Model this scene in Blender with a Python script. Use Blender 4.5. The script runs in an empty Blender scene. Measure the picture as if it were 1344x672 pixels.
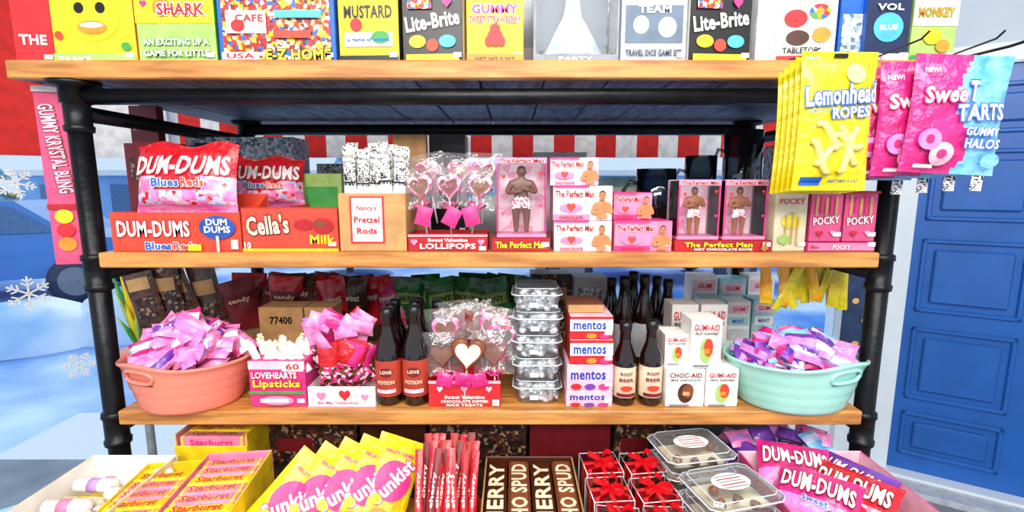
import bpy,bmesh,math,random
from mathutils import Matrix,Vector,noise
R=random.Random(7)
F=640.;TH=math.atan(0.14656);ZC=1.5;CT=math.cos(TH);ST=math.sin(TH)
def Zp(py,y): return ZC-y*math.tan(math.atan((py-336)/F)+TH)
def Xp(px,y,z): return (px-672)/F*(y*CT+(ZC-z)*ST)
def T(x=0,y=0,z=0): return Matrix.Translation((x,y,z))
def RX(a): return Matrix.Rotation(math.radians(a),4,'X')
def RY(a): return Matrix.Rotation(math.radians(a),4,'Y')
def RZ(a): return Matrix.Rotation(math.radians(a),4,'Z')
def S(x,y,z): return Matrix.Diagonal((x,y,z,1))
# ---------------------------------------------------------------- materials
def C(hx):
    o=[]
    for i in (0,2,4):
        v=int(hx[i:i+2],16)/255
        o.append(v/12.92 if v<.04045 else ((v+.055)/1.055)**2.4)
    return (*o,1)
MC={}
def mat(name,hx,rough=.45,metal=0,var=.12,scale=25,bump=0,bscale=60,coat=0,hx2=None,stretch=None):
    if name in MC: return MC[name]
    m=bpy.data.materials.new(name);m.use_nodes=True;nt=m.node_tree;N=nt.nodes;L=nt.links
    p=N['Principled BSDF'];p.inputs['Roughness'].default_value=rough;p.inputs['Metallic'].default_value=metal
    p.inputs['Coat Weight'].default_value=coat
    tc=N.new('ShaderNodeTexCoord');mp=N.new('ShaderNodeMapping');L.new(tc.outputs['Object'],mp.inputs[0])
    if stretch: mp.inputs['Scale'].default_value=stretch
    nz=N.new('ShaderNodeTexNoise');nz.inputs['Scale'].default_value=scale;nz.inputs['Detail'].default_value=4
    L.new(mp.outputs[0],nz.inputs['Vector'])
    cr=N.new('ShaderNodeValToRGB');a=C(hx);b=C(hx2) if hx2 else tuple(max(0,x*(1-var*2)) for x in a[:3])+(1,)
    cr.color_ramp.elements[0].color=b;cr.color_ramp.elements[0].position=.35 
    cr.color_ramp.elements[1].color=a;cr.color_ramp.elements[1].position=.6
    L.new(nz.outputs[0],cr.inputs[0]);L.new(cr.outputs[0],p.inputs['Base Color'])
    if bump:
        n2=N.new('ShaderNodeTexNoise');n2.inputs['Scale'].default_value=bscale;n2.inputs['Detail'].default_value=3
        L.new(mp.outputs[0],n2.inputs['Vector'])
        bp=N.new('ShaderNodeBump');bp.inputs['Strength'].default_value=bump;bp.inputs['Distance'].default_value=.01
        L.new(n2.outputs[0],bp.inputs['Height']);L.new(bp.outputs[0],p.inputs['Normal'])
    MC[name]=m;return m
def busy(name,cols,scale=40,rough=.4,metric='EUCLIDEAN'):
    if name in MC: return MC[name]
    m=bpy.data.materials.new(name);m.use_nodes=True;nt=m.node_tree;N=nt.nodes;L=nt.links
    p=N['Principled BSDF'];p.inputs['Roughness'].default_value=rough
    tc=N.new('ShaderNodeTexCoord');v=N.new('ShaderNodeTexVoronoi');v.inputs['Scale'].default_value=scale
    v.distance=metric
    L.new(tc.outputs['Object'],v.inputs['Vector'])
    sp=N.new('ShaderNodeSeparateColor');L.new(v.outputs['Color'],sp.inputs[0])
    cr=N.new('ShaderNodeValToRGB');cr.color_ramp.interpolation='CONSTANT'
    e=cr.color_ramp.elements
    while len(e)<len(cols): e.new(.5)
    for i,c in enumerate(cols): e[i].position=i/len(cols)
    for i,c in enumerate(cols): e[i].color=C(c)
    L.new(sp.outputs[0],cr.inputs[0]);L.new(cr.outputs[0],p.inputs['Base Color'])
    MC[name]=m;return m
def clear(name,tint='ffffff',refl=.35,rough=.06,base=.04,milk=0):
    if name in MC: return MC[name]
    m=bpy.data.materials.new(name);m.use_nodes=True;nt=m.node_tree;N=nt.nodes;L=nt.links
    N.remove(N['Principled BSDF']);o=N['Material Output']
    t=N.new('ShaderNodeBsdfTransparent');t.inputs[0].default_value=C(tint)
    g=N.new('ShaderNodeBsdfGlossy');g.inputs['Roughness'].default_value=rough
    lw=N.new('ShaderNodeFresnel');lw.inputs[0].default_value=1.3
    tc=N.new('ShaderNodeTexCoord');nz=N.new('ShaderNodeTexNoise');nz.inputs['Scale'].default_value=45
    L.new(tc.outputs['Object'],nz.inputs['Vector'])
    bp=N.new('ShaderNodeBump');bp.inputs['Strength'].default_value=refl;bp.inputs['Distance'].default_value=.01
    L.new(nz.outputs[0],bp.inputs['Height']);L.new(bp.outputs[0],g.inputs['Normal'])
    ad=N.new('ShaderNodeMath');ad.inputs[1].default_value=base;L.new(lw.outputs[0],ad.inputs[0])
    mx=N.new('ShaderNodeMixShader');L.new(ad.outputs[0],mx.inputs[0]);L.new(t.outputs[0],mx.inputs[1]);L.new(g.outputs[0],mx.inputs[2])
    out=mx
    if milk:
        d=N.new('ShaderNodeBsdfDiffuse');d.inputs[0].default_value=(.95,.97,1,1);m2=N.new('ShaderNodeMixShader');m2.inputs[0].default_value=milk
        L.new(mx.outputs[0],m2.inputs[1]);L.new(d.outputs[0],m2.inputs[2]);out=m2
    L.new(out.outputs[0],o.inputs[0]);MC[name]=m;return m
def foil(n,hx,hx2=None,rough=.28): return mat(n,hx,rough,0,.18,22,.7,45,.3,hx2)
RED=mat('red_print','d9242a');DRED=mat('dark_red_print','b4141e');MAR=mat('maroon_print','7c1420')
ORED=mat('orange_red','e2442c');PINK=mat('pink_print','f28cb4');HPINK=mat('hot_pink','e83484');MAG=mat('magenta','d0186c')
LPINK=mat('light_pink','fbc8d8');PURP=mat('purple','7b3fa8');LIL=mat('lilac','c79be4');YEL=mat('yellow','fbd81c');LEM=mat('lemon','f4ea22')
ORA=mat('orange','f2922a');WHT=mat('white_print','f6f3ee',.5,var=.03);CRM=mat('cream','f0e2bc');TAN=mat('tan_print','d8a566')
KRA=mat('kraft_card','c4955e',.8,bump=.1);CHO=mat('chocolate','4a2212',.35);LCHO=mat('milk_chocolate','86482a',.35)
BLK=mat('black_print','121214',.35);NAV=mat('navy','10264e');BLU=mat('blue_print','1c62c4');SKY=mat('sky_blue','4fb4f0');CYN=mat('cyan_print','a4dce2')
GRN=mat('green_print','3da044');LGRN=mat('light_green','a8cc6a');DGRN=mat('dark_green','1c4a26');GRY=mat('grey_print','8b9096');LGRY=mat('light_grey','c5cbd2')
SKN=mat('tan_skin','c8824e');SIL=mat('silver_foil','eceef2',.22,.35,.3,60,.5,60);RIM=mat('plastic_rim','dfe8ee',.15,coat=.5)
PIPE=mat('black_pipe','1b1d20',.36,.6,.2,20,.15,40)
WOOD=mat('honey_wood','d0914a',.45,0,.3,4,.10,12,.15,'a0662e',(1.5,14,14))
DWOOD=mat('dark_wood_blue_sheen','6a7484',.5,0,.3,6,.2,16,0,'33323a',(10,1.5,10));DSH=mat('shadowed_board','3a2a20',.6,hx2='241a14')  # DWOOD: bluish light reflected off the underside is put into the colour
FPNK=foil('pink_foil','f46ab0','f7a6d6');FLIL=foil('lilac_foil','b77fd8','ee84c4');FRED=foil('red_foil','dc222e','b8101c');FYEL=foil('yellow_foil','f4e418','e0c40c')
FHP=foil('hot_pink_foil','e62c84','c01c70');FBLU=foil('blue_foil','3fa4ea','2a6cc4');FORA=foil('orange_foil','f9a01b','f2c41e');FBRN=foil('brown_foil','5a3426','2c1812')
FGRN=foil('green_foil','248a44','0f4a22');FSIL=foil('pale_foil','d9def0','9cb4e0');FLB=foil('light_blue_foil','8cd0f8','4e9ee0');FPUR=foil('purple_foil','7c44b4','5a2a90');FCRM=foil('white_foil','f4f0ee','e4d8dc')
PLA=clear('clear_plastic','f8fbfd',.25,.08,.04,.06);PLA2=clear('clear_window','ffffff',.05,.05,.0);WRAP=clear('cellophane','ffffff',.5,.12,.05,.04)
GLS=clear('mug_glass','b4babe',.05,.03,.10);PANE=clear('window_glass','f2f9ff',0,.0,.0)
BOT=mat('dark_bottle_glass','1a0806',.08,0,.1,10,coat=.6)
CORAL=mat('coral_enamel','f28a76',.35,0,.06,6,.05,30,.3);MINT=mat('mint_enamel','a4e2d2',.35,0,.06,6,.05,30,.3)
PARTY=busy('party_print',['e0222a','f8f6f2','ffdc14','1c62c4','f8f6f2','e0222a','f7931e','3da044'],70)
DINER=busy('diner_print',['e0222a','f2d8b0','c03020','ffdc14','1c62c4','f8f6f2','8c2a1c','f0a030','5a2a1c','c03020'],130,metric='CHEBYCHEV')
BLUMIX=busy('blue_grey_print',['8fa8c0','d8e0ea','5c7488','f0f2f4','a9b8c8'],110,metric='CHEBYCHEV')
DARKMIX=busy('dark_print',['2a1c18','4a2a20','1c1614','6a3424','a08468','241c1c','3a2420'],120,metric='CHEBYCHEV')
PINKMIX=busy('pink_confetti',['f46ab0','fbd0e2','ec2f86','ffffff','f58cb8','b01050'],90)
BACKP=busy('pale_heart_backing',['fde4ee','fde4ee','fbd0e0','fde4ee','f8b0cc'],60)
BWMIX=busy('black_white_damask',['f6f4f0','3a3a3a','f6f4f0','f6f4f0','2a2a2a','cfcfcf'],330)
CHOCMIX=busy('bonbon_mix',['4a2212','7a4224','ec2f86','fbc4d8','4a2212'],120)
CANDY=busy('candy_mix',['f4b8cc','e0222a','b0b8ec','f7c8d0','9ac0ec','f080a0','f8d6e2','f6b0c8'],95,.2)
PINKDOT=busy('heart_boxers',['fbc4d8','ffffff','e0222a','ffffff'],260)
# ---------------------------------------------------------------- text
_tc={};dgf=bpy.context.evaluated_depsgraph_get
def tmesh(st,off,fine=False):
    k=(st,off,fine)
    if k in _tc: return _tc[k]
    cu=bpy.data.curves.new('t','FONT');cu.body=st;cu.resolution_u=2;cu.offset=off;cu.align_x='CENTER';cu.space_character=1.06
    cu.space_line=.85
    ob=bpy.data.objects.new('t',cu);bpy.context.collection.objects.link(ob);bpy.context.view_layer.update()
    me=bpy.data.meshes.new_from_object(ob.evaluated_get(dgf()))
    if fine:
        bm=bmesh.new();bm.from_mesh(me)
        for _ in range(2):
            es=[e for e in bm.edges if e.calc_length()>.22]
            if es: bmesh.ops.subdivide_edges(bm,edges=es,cuts=1)
            bmesh.ops.triangulate(bm,faces=bm.faces[:])
        bm.to_mesh(me);bm.free()
    V=[(v.co.x,v.co.y) for v in me.vertices];Fc=[tuple(p.vertices) for p in me.polygons]
    bpy.data.objects.remove(ob);bpy.data.curves.remove(cu);bpy.data.meshes.remove(me)
    _tc[k]=(V,Fc);return _tc[k]
def tbounds(st):
    V,_=tmesh(st,.03)
    if not V: return (0,1,0,1)
    xs=[v[0] for v in V];ys=[v[1] for v in V];return min(xs),max(xs),min(ys),max(ys)
HEART=[]
for i in range(26):
    a=i/26*2*math.pi
    HEART.append((16*math.sin(a)**3/34,(13*math.cos(a)-5*math.cos(2*a)-2*math.cos(3*a)-math.cos(4*a)+2.5)/30))
_skin={}
def skinmesh(key,pts,edges,radii,sub=1):
    if key in _skin: return _skin[key]
    me=bpy.data.meshes.new('s');me.from_pydata(pts,edges,[]);ob=bpy.data.objects.new('s',me);bpy.context.collection.objects.link(ob)
    ob.modifiers.new('k','SKIN');mo=ob.modifiers.new('u','SUBSURF');mo.levels=sub;mo.render_levels=sub
    sv=me.skin_vertices[0].data
    for i,r in enumerate(radii): sv[i].radius=(r,r)
    sv[0].use_root=True
    bpy.context.view_layer.update()
    m2=bpy.data.meshes.new_from_object(ob.evaluated_get(dgf()))
    o=([tuple(v.co) for v in m2.vertices],[tuple(p.vertices) for p in m2.polygons])
    bpy.data.objects.remove(ob);bpy.data.meshes.remove(m2);_skin[key]=o;return o
def man():
    P=[(0,0,.5),(0,0,.6),(0,0,.72),(0,0,.80),(0,-.005,.86),(0,-.005,.90)];Rr=[.08,.075,.10,.045,.04,.04]
    E=[(0,1),(1,2),(2,3),(3,4),(4,5)]
    for sg in (-1,1):
        n=len(P);P+=[(sg*.125,0,.735),(sg*.185,-.01,.60),(sg*.09,-.10,.625+.02*sg),(-sg*.02,-.11,.65+.02*sg)];Rr+=[.058,.043,.034,.03];E+=[(2,n),(n,n+1),(n+1,n+2),(n+2,n+3)]
    for sg in (-1,1):
        n=len(P);P+=[(sg*.065,0,.45),(sg*.07,-.005,.27),(sg*.065,0,.06),(sg*.07,-.06,.03)];Rr+=[.07,.05,.034,.03];E+=[(0,n),(n,n+1),(n+1,n+2),(n+2,n+3)]
    return skinmesh('man',P,E,Rr,2)
# ---------------------------------------------------------------- mesh builder
class B:
    def __init__(s): s.v=[];s.f=[];s.m=[];s.sm=[];s.mats=[];s.M=Matrix()
    def add(s,V,Fc,m,smooth=False,M=None):
        X=s.M@M if M is not None else s.M
        n=len(s.v);s.v+=[tuple(X@Vector(v)) for v in V]
        for i,f in enumerate(Fc):
            mm=m[i] if isinstance(m,list) else m
            if mm not in s.mats: s.mats.append(mm)
            s.f.append(tuple(k+n for k in f));s.m.append(s.mats.index(mm));s.sm.append(smooth)
    def box(s,x0,x1,y0,y1,z0,z1,m,ch=.0012,M=None):
        lo=(x0,y0,z0);hi=(x1,y1,z1);V=[];ix={}
        ch=min(ch,(x1-x0)*.3,(y1-y0)*.3,(z1-z0)*.3)
        g=(lambda k:m.get(k,m['f'])) if isinstance(m,dict) else (lambda k:m)
        for i in range(8):
            for a in range(3):
                p=[]
                for k in range(3):
                    up=(i>>k)&1;e=hi[k] if up else lo[k]
                    if k!=a: e+=-ch if up else ch
                    p.append(e)
                ix[(i,a)]=len(V);V.append(p)
        Fc=[];mm=[];keys=[('l','r'),('f','b'),('u','t')]
        for a in range(3):
            p,q=[k for k in range(3) if k!=a]
            for sg in (0,1):
                Fc.append([ix[((sg<<a)|(i<<p)|(j<<q),a)] for i,j in ((0,0),(1,0),(1,1),(0,1))]);mm.append(g(keys[a][sg]))
            for i in (0,1):
                for j in (0,1):
                    i0=(i<<p)|(j<<q);i1=i0|(1<<a)
                    Fc.append([ix[(i0,p)],ix[(i1,p)],ix[(i1,q)],ix[(i0,q)]]);mm.append(g(keys[q][j]))
        for i in range(8): Fc.append([ix[(i,0)],ix[(i,1)],ix[(i,2)]]);mm.append(g('f'))
        s.add(V,Fc,mm,False,M)
    def lathe(s,pr,m,seg=20,sx=1,sy=1,M=None,smooth=True):
        V=[];Fc=[];mm=[]
        for r,z in pr:
            for k in range(seg):
                a=2*math.pi*k/seg;V.append((r*math.cos(a)*sx,r*math.sin(a)*sy,z))
        for j in range(len(pr)-1):
            for k in range(seg):
                k2=(k+1)%seg;Fc.append((j*seg+k,j*seg+k2,(j+1)*seg+k2,(j+1)*seg+k));mm.append(m[j] if isinstance(m,list) else m)
        s.add(V,Fc,mm,smooth,M)
    def tube(s,pts,r,m,seg=8,M=None,closed=False):
        pts=[Vector(p) for p in pts];n=len(pts);V=[];Fc=[]
        for i,p in enumerate(pts):
            a=pts[(i-1)%n] if (i or closed) else p;b=pts[(i+1)%n] if (i<n-1 or closed) else p
            d=(b-a).normalized()
            if abs(d.z)>.95: u=(Vector((1,0,0))-d*d.x).normalized()
            else: u=d.cross(Vector((0,0,1))).normalized()
            w=d.cross(u)
            rr=r[i] if isinstance(r,list) else r
            for k in range(seg):
                t=2*math.pi*k/seg;V.append(p+u*math.cos(t)*rr+w*math.sin(t)*rr)
        for i in range(n if closed else n-1):
            for k in range(seg):
                k2=(k+1)%seg;j=(i+1)%n;Fc.append((i*seg+k,i*seg+k2,j*seg+k2,j*seg+k))
        if not closed: Fc.append(tuple(range(seg)));Fc.append(tuple((n-1)*seg+k for k in range(seg)))
        s.add(V,Fc,m,True,M)
    def ball(s,r,m,M=None,seg=10,ring=6):
        pr=[(max(.0001,r*math.sin(math.pi*i/ring)),-r*math.cos(math.pi*i/ring)) for i in range(ring+1)]
        s.lathe(pr,m,seg,M=M)
    def text(s,st,cx,cz,w,h,m,out=None,rot=0,y=0,surf=None,M=None):
        a,b,c,d=tbounds(st);kx=w/(b-a);kz=h/(d-c);ca=math.cos(math.radians(rot));sa=math.sin(math.radians(rot))
        for off,mm,dy in (([(.085,out,0)] if out else [])+[(.03,m,-.0007 if out else 0)]):
            V,Fc=tmesh(st,off,surf is not None);VV=[]
            for x,z in V:
                X=(x-(a+b)/2)*kx;Z=(z-(c+d)/2)*kz
                X,Z=X*ca-Z*sa+cx,X*sa+Z*ca+cz
                VV.append((X,(surf(X,Z) if surf else 0)+y+dy,Z))
            s.add(VV,Fc,mm,False,M)
    def poly(s,P,m,y=0,surf=None,M=None):
        cx=sum(p[0] for p in P)/len(P);cz=sum(p[1] for p in P)/len(P);V=[];Fc=[];n=len(P)
        for k in (1,.5):
            for p in P:
                x=cx+(p[0]-cx)*k;z=cz+(p[1]-cz)*k;V.append((x,(surf(x,z) if surf else 0)+y,z))
        V.append((cx,(surf(cx,cz) if surf else 0)+y,cz))
        for i in range(n):
            j=(i+1)%n;Fc.append((i,j,n+j,n+i));Fc.append((n+i,n+j,2*n))
        s.add(V,Fc,m,False,M)
    def art(s,w,h,items,surf=None,y=0,M=None):
        off=-.0009 if surf is None else -.0024
        for it in items:
            off-=.0005;k=it[0]
            if k=='r':
                _,a,b,c,d,m=it;nx,nz=(1,1) if surf is None else (8,6);V=[];Fc=[]
                for j in range(nz+1):
                    for i in range(nx+1):
                        x=(a+(b-a)*i/nx-.5)*w;z=(c+(d-c)*j/nz)*h;V.append((x,(surf(x,z) if surf else 0)+off+y,z))
                for j in range(nz):
                    for i in range(nx): q=j*(nx+1)+i;Fc.append((q,q+1,q+nx+2,q+nx+1))
                s.add(V,Fc,m,False,M)
            elif k=='t':
                o=it[7] if len(it)>7 else None;r=it[8] if len(it)>8 else 0
                s.text(it[1],(it[2]-.5)*w,it[3]*h,it[4]*w,it[5]*h,it[6],o,r,off+y,surf,M);off-=.0008
            elif k=='e':
                _,a,c,rx,rz,m=it
                s.poly([((a-.5)*w+rx*w*math.cos(t*math.pi/10),c*h+rz*h*math.sin(t*math.pi/10)) for t in range(20)],m,off+y,surf,M)
            elif k=='h':
                _,a,c,q,m=it;s.poly([((a-.5)*w+q*h*p[0],c*h+q*h*p[1]) for p in HEART],m,off+y,surf,M)
            elif k=='m':
                _,a,z0,q,m=it;V,Fc=man();H=q*h/.54;X=(a-.5)*w;zz=lambda z:z0*h+(z-.48)*H
                keep=[f for f in Fc if min(V[i][2] for i in f)>.48]
                s.add([(X+v[0]*H*.95,v[1]*.03*H+off+y-.001,zz(v[2])) for v in V],keep,m,True,M)
                el=lambda cx,cz,rx,rz,mm,dy:s.poly([(X+(cx+rx*math.cos(t*math.pi/8))*H,zz(cz+rz*math.sin(t*math.pi/8))) for t in range(16)],mm,off+y-.005-dy,None,M)
                el(0,.915,.064,.085,CHO,0);el(0,.90,.058,.072,m,.0006);el(-.022,.91,.010,.007,BLK,.0012);el(.022,.91,.010,.007,BLK,.0012);el(0,.865,.022,.006,MAR,.0012)
    def heart(s,size,th,m,M=None,rim=None):
        V=[];Fc=[];mm=[];n=len(HEART)
        rings=[(.9,th*.5),(1,0),(.93,-th*.45),(.74,-th*.5),(.66,-th*.4),(.3,-th*.55)]
        for k,y in rings:
            for p in HEART: V.append((p[0]*size*k,y,p[1]*size*k))
        for j in range(len(rings)-1):
            for i in range(n): i2=(i+1)%n;Fc.append((j*n+i,j*n+i2,(j+1)*n+i2,(j+1)*n+i));mm.append(rim if rim and j<3 else m)
        V.append((0,-th*.58,0));q=len(V)-1
        for i in range(n): Fc.append(((len(rings)-1)*n+i,(len(rings)-1)*n+(i+1)%n,q));mm.append(m)
        V.append((0,th*.5,0))
        for i in range(n): Fc.append((i,(i+1)%n,q+1));mm.append(rim or m)
        s.add(V,Fc,mm,True,M)
    def pillow(s,w,h,t,mf,seed=0,nu=12,nv=14,amp=.5,M=None,sag=0):
        def dep(u,v):
            eu=max(0,1-abs(2*u-1)**2.5)**.55;vv=min(1,max(0,(v-.06)/.88));ev=max(0,1-abs(2*vv-1)**3)**.6
            return t/2*eu*ev*(1+sag*(.5-v)+amp*noise.noise(Vector((u*3.2+seed*3.1,v*4.2,seed*1.7))))+.0006
        V=[];Fc=[];mm=[]
        for sg in (-1,1):
            n0=len(V)
            for j in range(nv+1):
                for i in range(nu+1):
                    u=i/nu;v=j/nv;V.append(((u-.5)*w*(1-.05*math.sin(math.pi*v)),sg*dep(u,v),v*h-(sag*.05*h*math.sin(u*11+seed) if v>.9 else 0)))
            for j in range(nv):
                for i in range(nu):
                    q=n0+j*(nu+1)+i;Fc.append((q,q+1,q+nu+2,q+nu+1));mm.append(mf((i+.5)/nu,(j+.5)/nv) if callable(mf) else mf)
        s.add(V,Fc,mm,True,M)
        return lambda x,z:-dep(min(1,max(0,x/w+.5)),min(1,max(0,z/h)))
    def packet(s,w,h,t,m,m2,M,seed):
        s.pillow(w,h,t,lambda u,v:m2 if .3<v<.7 else m,seed,6,7,.8,M)
    def figure(s,H,m,pants,hair,M):
        V,Fc=man();mm=[]
        for f in Fc:
            z=sum(V[i][2] for i in f)/len(f);x=sum(V[i][0] for i in f)/len(f)
            mm.append(pants if .37<z<.53 and abs(x)<.15 else m)
        s.add([(v[0]*H,v[1]*H,v[2]*H) for v in V],Fc,mm,True,M)
        # head: skull blended on the neck, hair cap, ears, brows, eyes, nose, mouth
        s.ball(.072*H,m,M@T(0,-.008*H,.905*H)@S(.82,.95,1.12),16,12)
        s.lathe([(.0745*H*math.sin(a),.0745*H*math.cos(a)) for a in (.02,.3,.6,.9,1.15)],hair,16,M=M@T(0,-.002*H,.912*H)@RX(-12)@S(.86,1,1.12))
        for sx in (-1,1):
            s.ball(.016*H,m,M@T(sx*.060*H,-.004*H,.90*H)@S(.5,1,1.2),6,5)
            s.ball(.013*H,WHT,M@T(sx*.024*H,-.068*H,.912*H)@S(1,.6,.7),6,4);s.ball(.008*H,BLK,M@T(sx*.024*H,-.076*H,.912*H)@S(1,.5,1),6,4)
            s.box(sx*.024*H-.016*H,sx*.024*H+.016*H,-.078*H,-.062*H,.928*H,.934*H,hair,.0003,M)
        s.ball(.012*H,m,M@T(0,-.080*H,.893*H)@S(.8,1,1.4),6,5);s.box(-.022*H,.022*H,-.073*H,-.05*H,.862*H,.870*H,MAR,.0003,M)
    def done(s,name,M=None):
        me=bpy.data.meshes.new(name);me.from_pydata(s.v,[],s.f)
        for m in s.mats: me.materials.append(m)
        me.polygons.foreach_set('material_index',s.m);me.polygons.foreach_set('use_smooth',s.sm)
        bm=bmesh.new();bm.from_mesh(me);bmesh.ops.recalc_face_normals(bm,faces=bm.faces);bm.to_mesh(me);bm.free();me.update()
        ob=bpy.data.objects.new(name,me);bpy.context.collection.objects.link(ob)
        if M is not None: ob.matrix_world=M
        return ob
Z1=1.766;Z2=1.346;Z3=.963;Z4=.74
def PB(name,px0,px1,pyt,y,dep,z,mats,arts=[],rot=0,h=None,ex=None):
    """carton standing at depth y on height z, front face spanning px0..px1"""
    x0=Xp(px0,y,z);x1=Xp(px1,y,z);w=x1-x0
    if h is None: h=Zp(pyt,y)-z
    b=B();b.box(-w/2,w/2,0,dep,0,h,mats)
    b.art(w,h,arts)
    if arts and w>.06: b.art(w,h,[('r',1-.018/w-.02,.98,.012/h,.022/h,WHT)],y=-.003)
    if ex: ex(b,w,h)
    b.done(name,T((x0+x1)/2,y,z+.0005)@RZ(rot));return z+h+.001
# ---------------------------------------------------------------- room
def simple(name,x0,x1,y0,y1,z0,z1,m,M=None,ch=.002):
    b=B();b.box(x0,x1,y0,y1,z0,z1,m,ch);return b.done(name,M)
FLOOR=mat('grey_floor','8a8f98',.5,0,.15,3,.05,20,hx2='6c727c')
WALL=mat('painted_wall','c8d4e0',.7,0,.03,3);TRIM=mat('white_trim','e4eef4',.4,0,.03,5);DOORB=mat('blue_door_paint','1660b6',.4,0,.08,6,.06,30,.1)
SILL=mat('pale_blue_sill','bcdcf4',.5,0,.05,4)
simple('floor',-3.6,4.2,-2.5,2.5,-.06,0,FLOOR)
simple('ceiling',-3.6,4.2,-2.5,2.5,3.0,3.06,WALL)
bw=B();bw.box(-1.6,1.72,2.42,2.52,0,.4,TRIM);bw.box(-1.6,1.72,2.42,2.52,2.3,3.0,WALL)
bw.box(-1.66,-1.56,2.40,2.52,.4,2.3,TRIM);bw.box(1.68,1.86,2.38,2.54,0,3.0,TRIM)
bw.done('wall_back')
b=B();b.box(-1.56,1.68,2.465,2.470,.4,2.3,PANE,.0005);b.box(.12,.17,2.44,2.49,.4,2.3,TRIM);b.done('window_1')
LW=T(-1.62,2.42,0)@RZ(180+42)
b=B();b.box(0,2.6,-.05,.05,0,.10,SILL);b.box(0,2.6,-.05,.05,2.35,3.0,WALL);b.box(2.5,2.6,-.05,.05,.10,2.35,TRIM);b.done('wall_left',LW)
b=B();b.box(.02,2.5,-.003,.003,.10,2.35,PANE,.0005);b.done('window_2',LW)
VR=mat('valance_red','d8241f',.8,bump=.1);VW=mat('valance_white','f0f2f4',.8,bump=.1)
def valance(name,L,M,z0,z1,sw=.1,ph=0):
    b=B();n=int(L/sw);V=[];Fc=[];mm=[];k=4
    for i in range(n*k+1):
        x=i*sw/k;y=.012*math.sin(x*22);V+=[(x,y,z0),(x,y*.4,z1)]
        if i: q=2*i;Fc.append((q-2,q,q+1,q-1));mm.append(VR if ((i-1)//k+ph)%2==0 else VW)
    b.add(V,Fc,mm,True);b.tube([(0,0,z1),(L,0,z1)],.012,TRIM);b.done(name,M)
valance('striped_valance',3.2,T(-1.55,2.33,0),1.625,2.1,.097)
valance('striped_valance',2.4,LW@T(.05,.1,0),1.615,2.3,.3,1)
DW=T(1.87,2.40,0)@RZ(-32)
b=B();b.box(0.0,.09,0,.12,0,3,TRIM);b.box(.09,1.05,0,.12,2.06,3,WALL);b.box(.09,1.05,-.01,.0,2.03,2.11,TRIM);b.box(1.05,1.13,-.01,.12,0,3,TRIM);b.box(1.13,2.6,0,.12,0,3,WALL)
b.done('wall_right',DW)
b=B();b.box(.09,1.05,.03,.07,.035,2.03,DOORB)
for cx in (.32,.80):
    for z0,z1 in ((.13,.36),(.43,.80),(.88,1.24),(1.33,1.66),(1.73,1.95)):
        w=.19
        for (a,bb,c,d) in ((cx-w,cx+w,z0,z0+.02),(cx-w,cx+w,z1-.02,z1),(cx-w,cx-w+.02,z0,z1),(cx+w-.02,cx+w,z0,z1)): b.box(a,bb,.016,.032,c,d,DOORB,.006)
        b.box(cx-w+.05,cx+w-.05,.010,.032,z0+.05,z1-.05,DOORB,.014)
b.done('door_1',DW)
b=B();b.box(.0,1.2,-.16,0,0,.03,LGRY);b.box(.05,1.1,-.05,0.03,.03,.045,TRIM);b.done('trim_1',DW)
b=B();pts=[];z=1.62
while z>.02: pts.append((.02*math.sin(z*60),-.012,z));z-=.012
b.tube(pts,.009,mat('teal_ribbon','58c0c8'),6);b.tube([(p[0]*-1+.0,p[1]-.012,p[2]) for p in pts],.008,ORED,6);b.done('ribbon_garland',T(1.79,2.36,0))
# ---------------------------------------------------------------- outdoors
SNOW=mat('snow_ground','d4eaff',.6,0,0,.7,.2,3,hx2='2684e0');b=B()
SNW2=mat('snow_heap','eef6ff',.6,0,0,1.2,.2,3,hx2='9cccf6')
n=30;V=[];Fc=[]
for j in range(n+1):
    for i in range(n+1):
        x=-16+i*32/n;y=-1+j*22/n;V.append((x,y,-.14+.10*noise.noise(Vector((x*.4,y*.4,0)))))
for j in range(n):
    for i in range(n):
        q=j*(n+1)+i
        if (V[q][1]<2.9 and V[q][0]>-3.2): continue
        Fc.append((q,q+1,q+n+2,q+n+1))
b.add(V,Fc,SNOW,True);b.done('snowy_ground')
b=B()
for k in range(9):
    b.ball(1,SNW2,T(-9+k*2.2+R.uniform(-.4,.4),11.4+R.uniform(-.3,.3),-.3)@S(1.2,.7,R.uniform(.5,.9)),14,8)
b.done('snow_bank')
b=B()
for (x,y,r,h) in ((-5.0,4.9,.75,.45),(-4.2,5.2,.6,.5),(-3.3,5.6,.7,.4),(-5.8,4.5,.6,.35)):
    V=[];Fc=[];n=14
    for j in range(8):
        rr=r*math.cos(j/7*math.pi/2)
        for i in range(n):
            a=i/n*6.283;q=1+.18*noise.noise(Vector((math.cos(a)*2+x,math.sin(a)*2,j*.3)));V.append((x+rr*math.cos(a)*q,y+rr*.8*math.sin(a)*q,-.12+h*math.sin(j/7*math.pi/2)*q))
    for j in range(7):
        for i in range(n): Fc.append((j*n+i,j*n+(i+1)%n,(j+1)*n+(i+1)%n,(j+1)*n+i))
    b.add(V,Fc,SNW2,True)
b.done('shovelled_snow_heap')
CARB=mat('car_paint_blue','3a86d4',.25,0,.05,3,coat=.5);CARG=mat('car_glass','4c78a8',.15)
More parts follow.
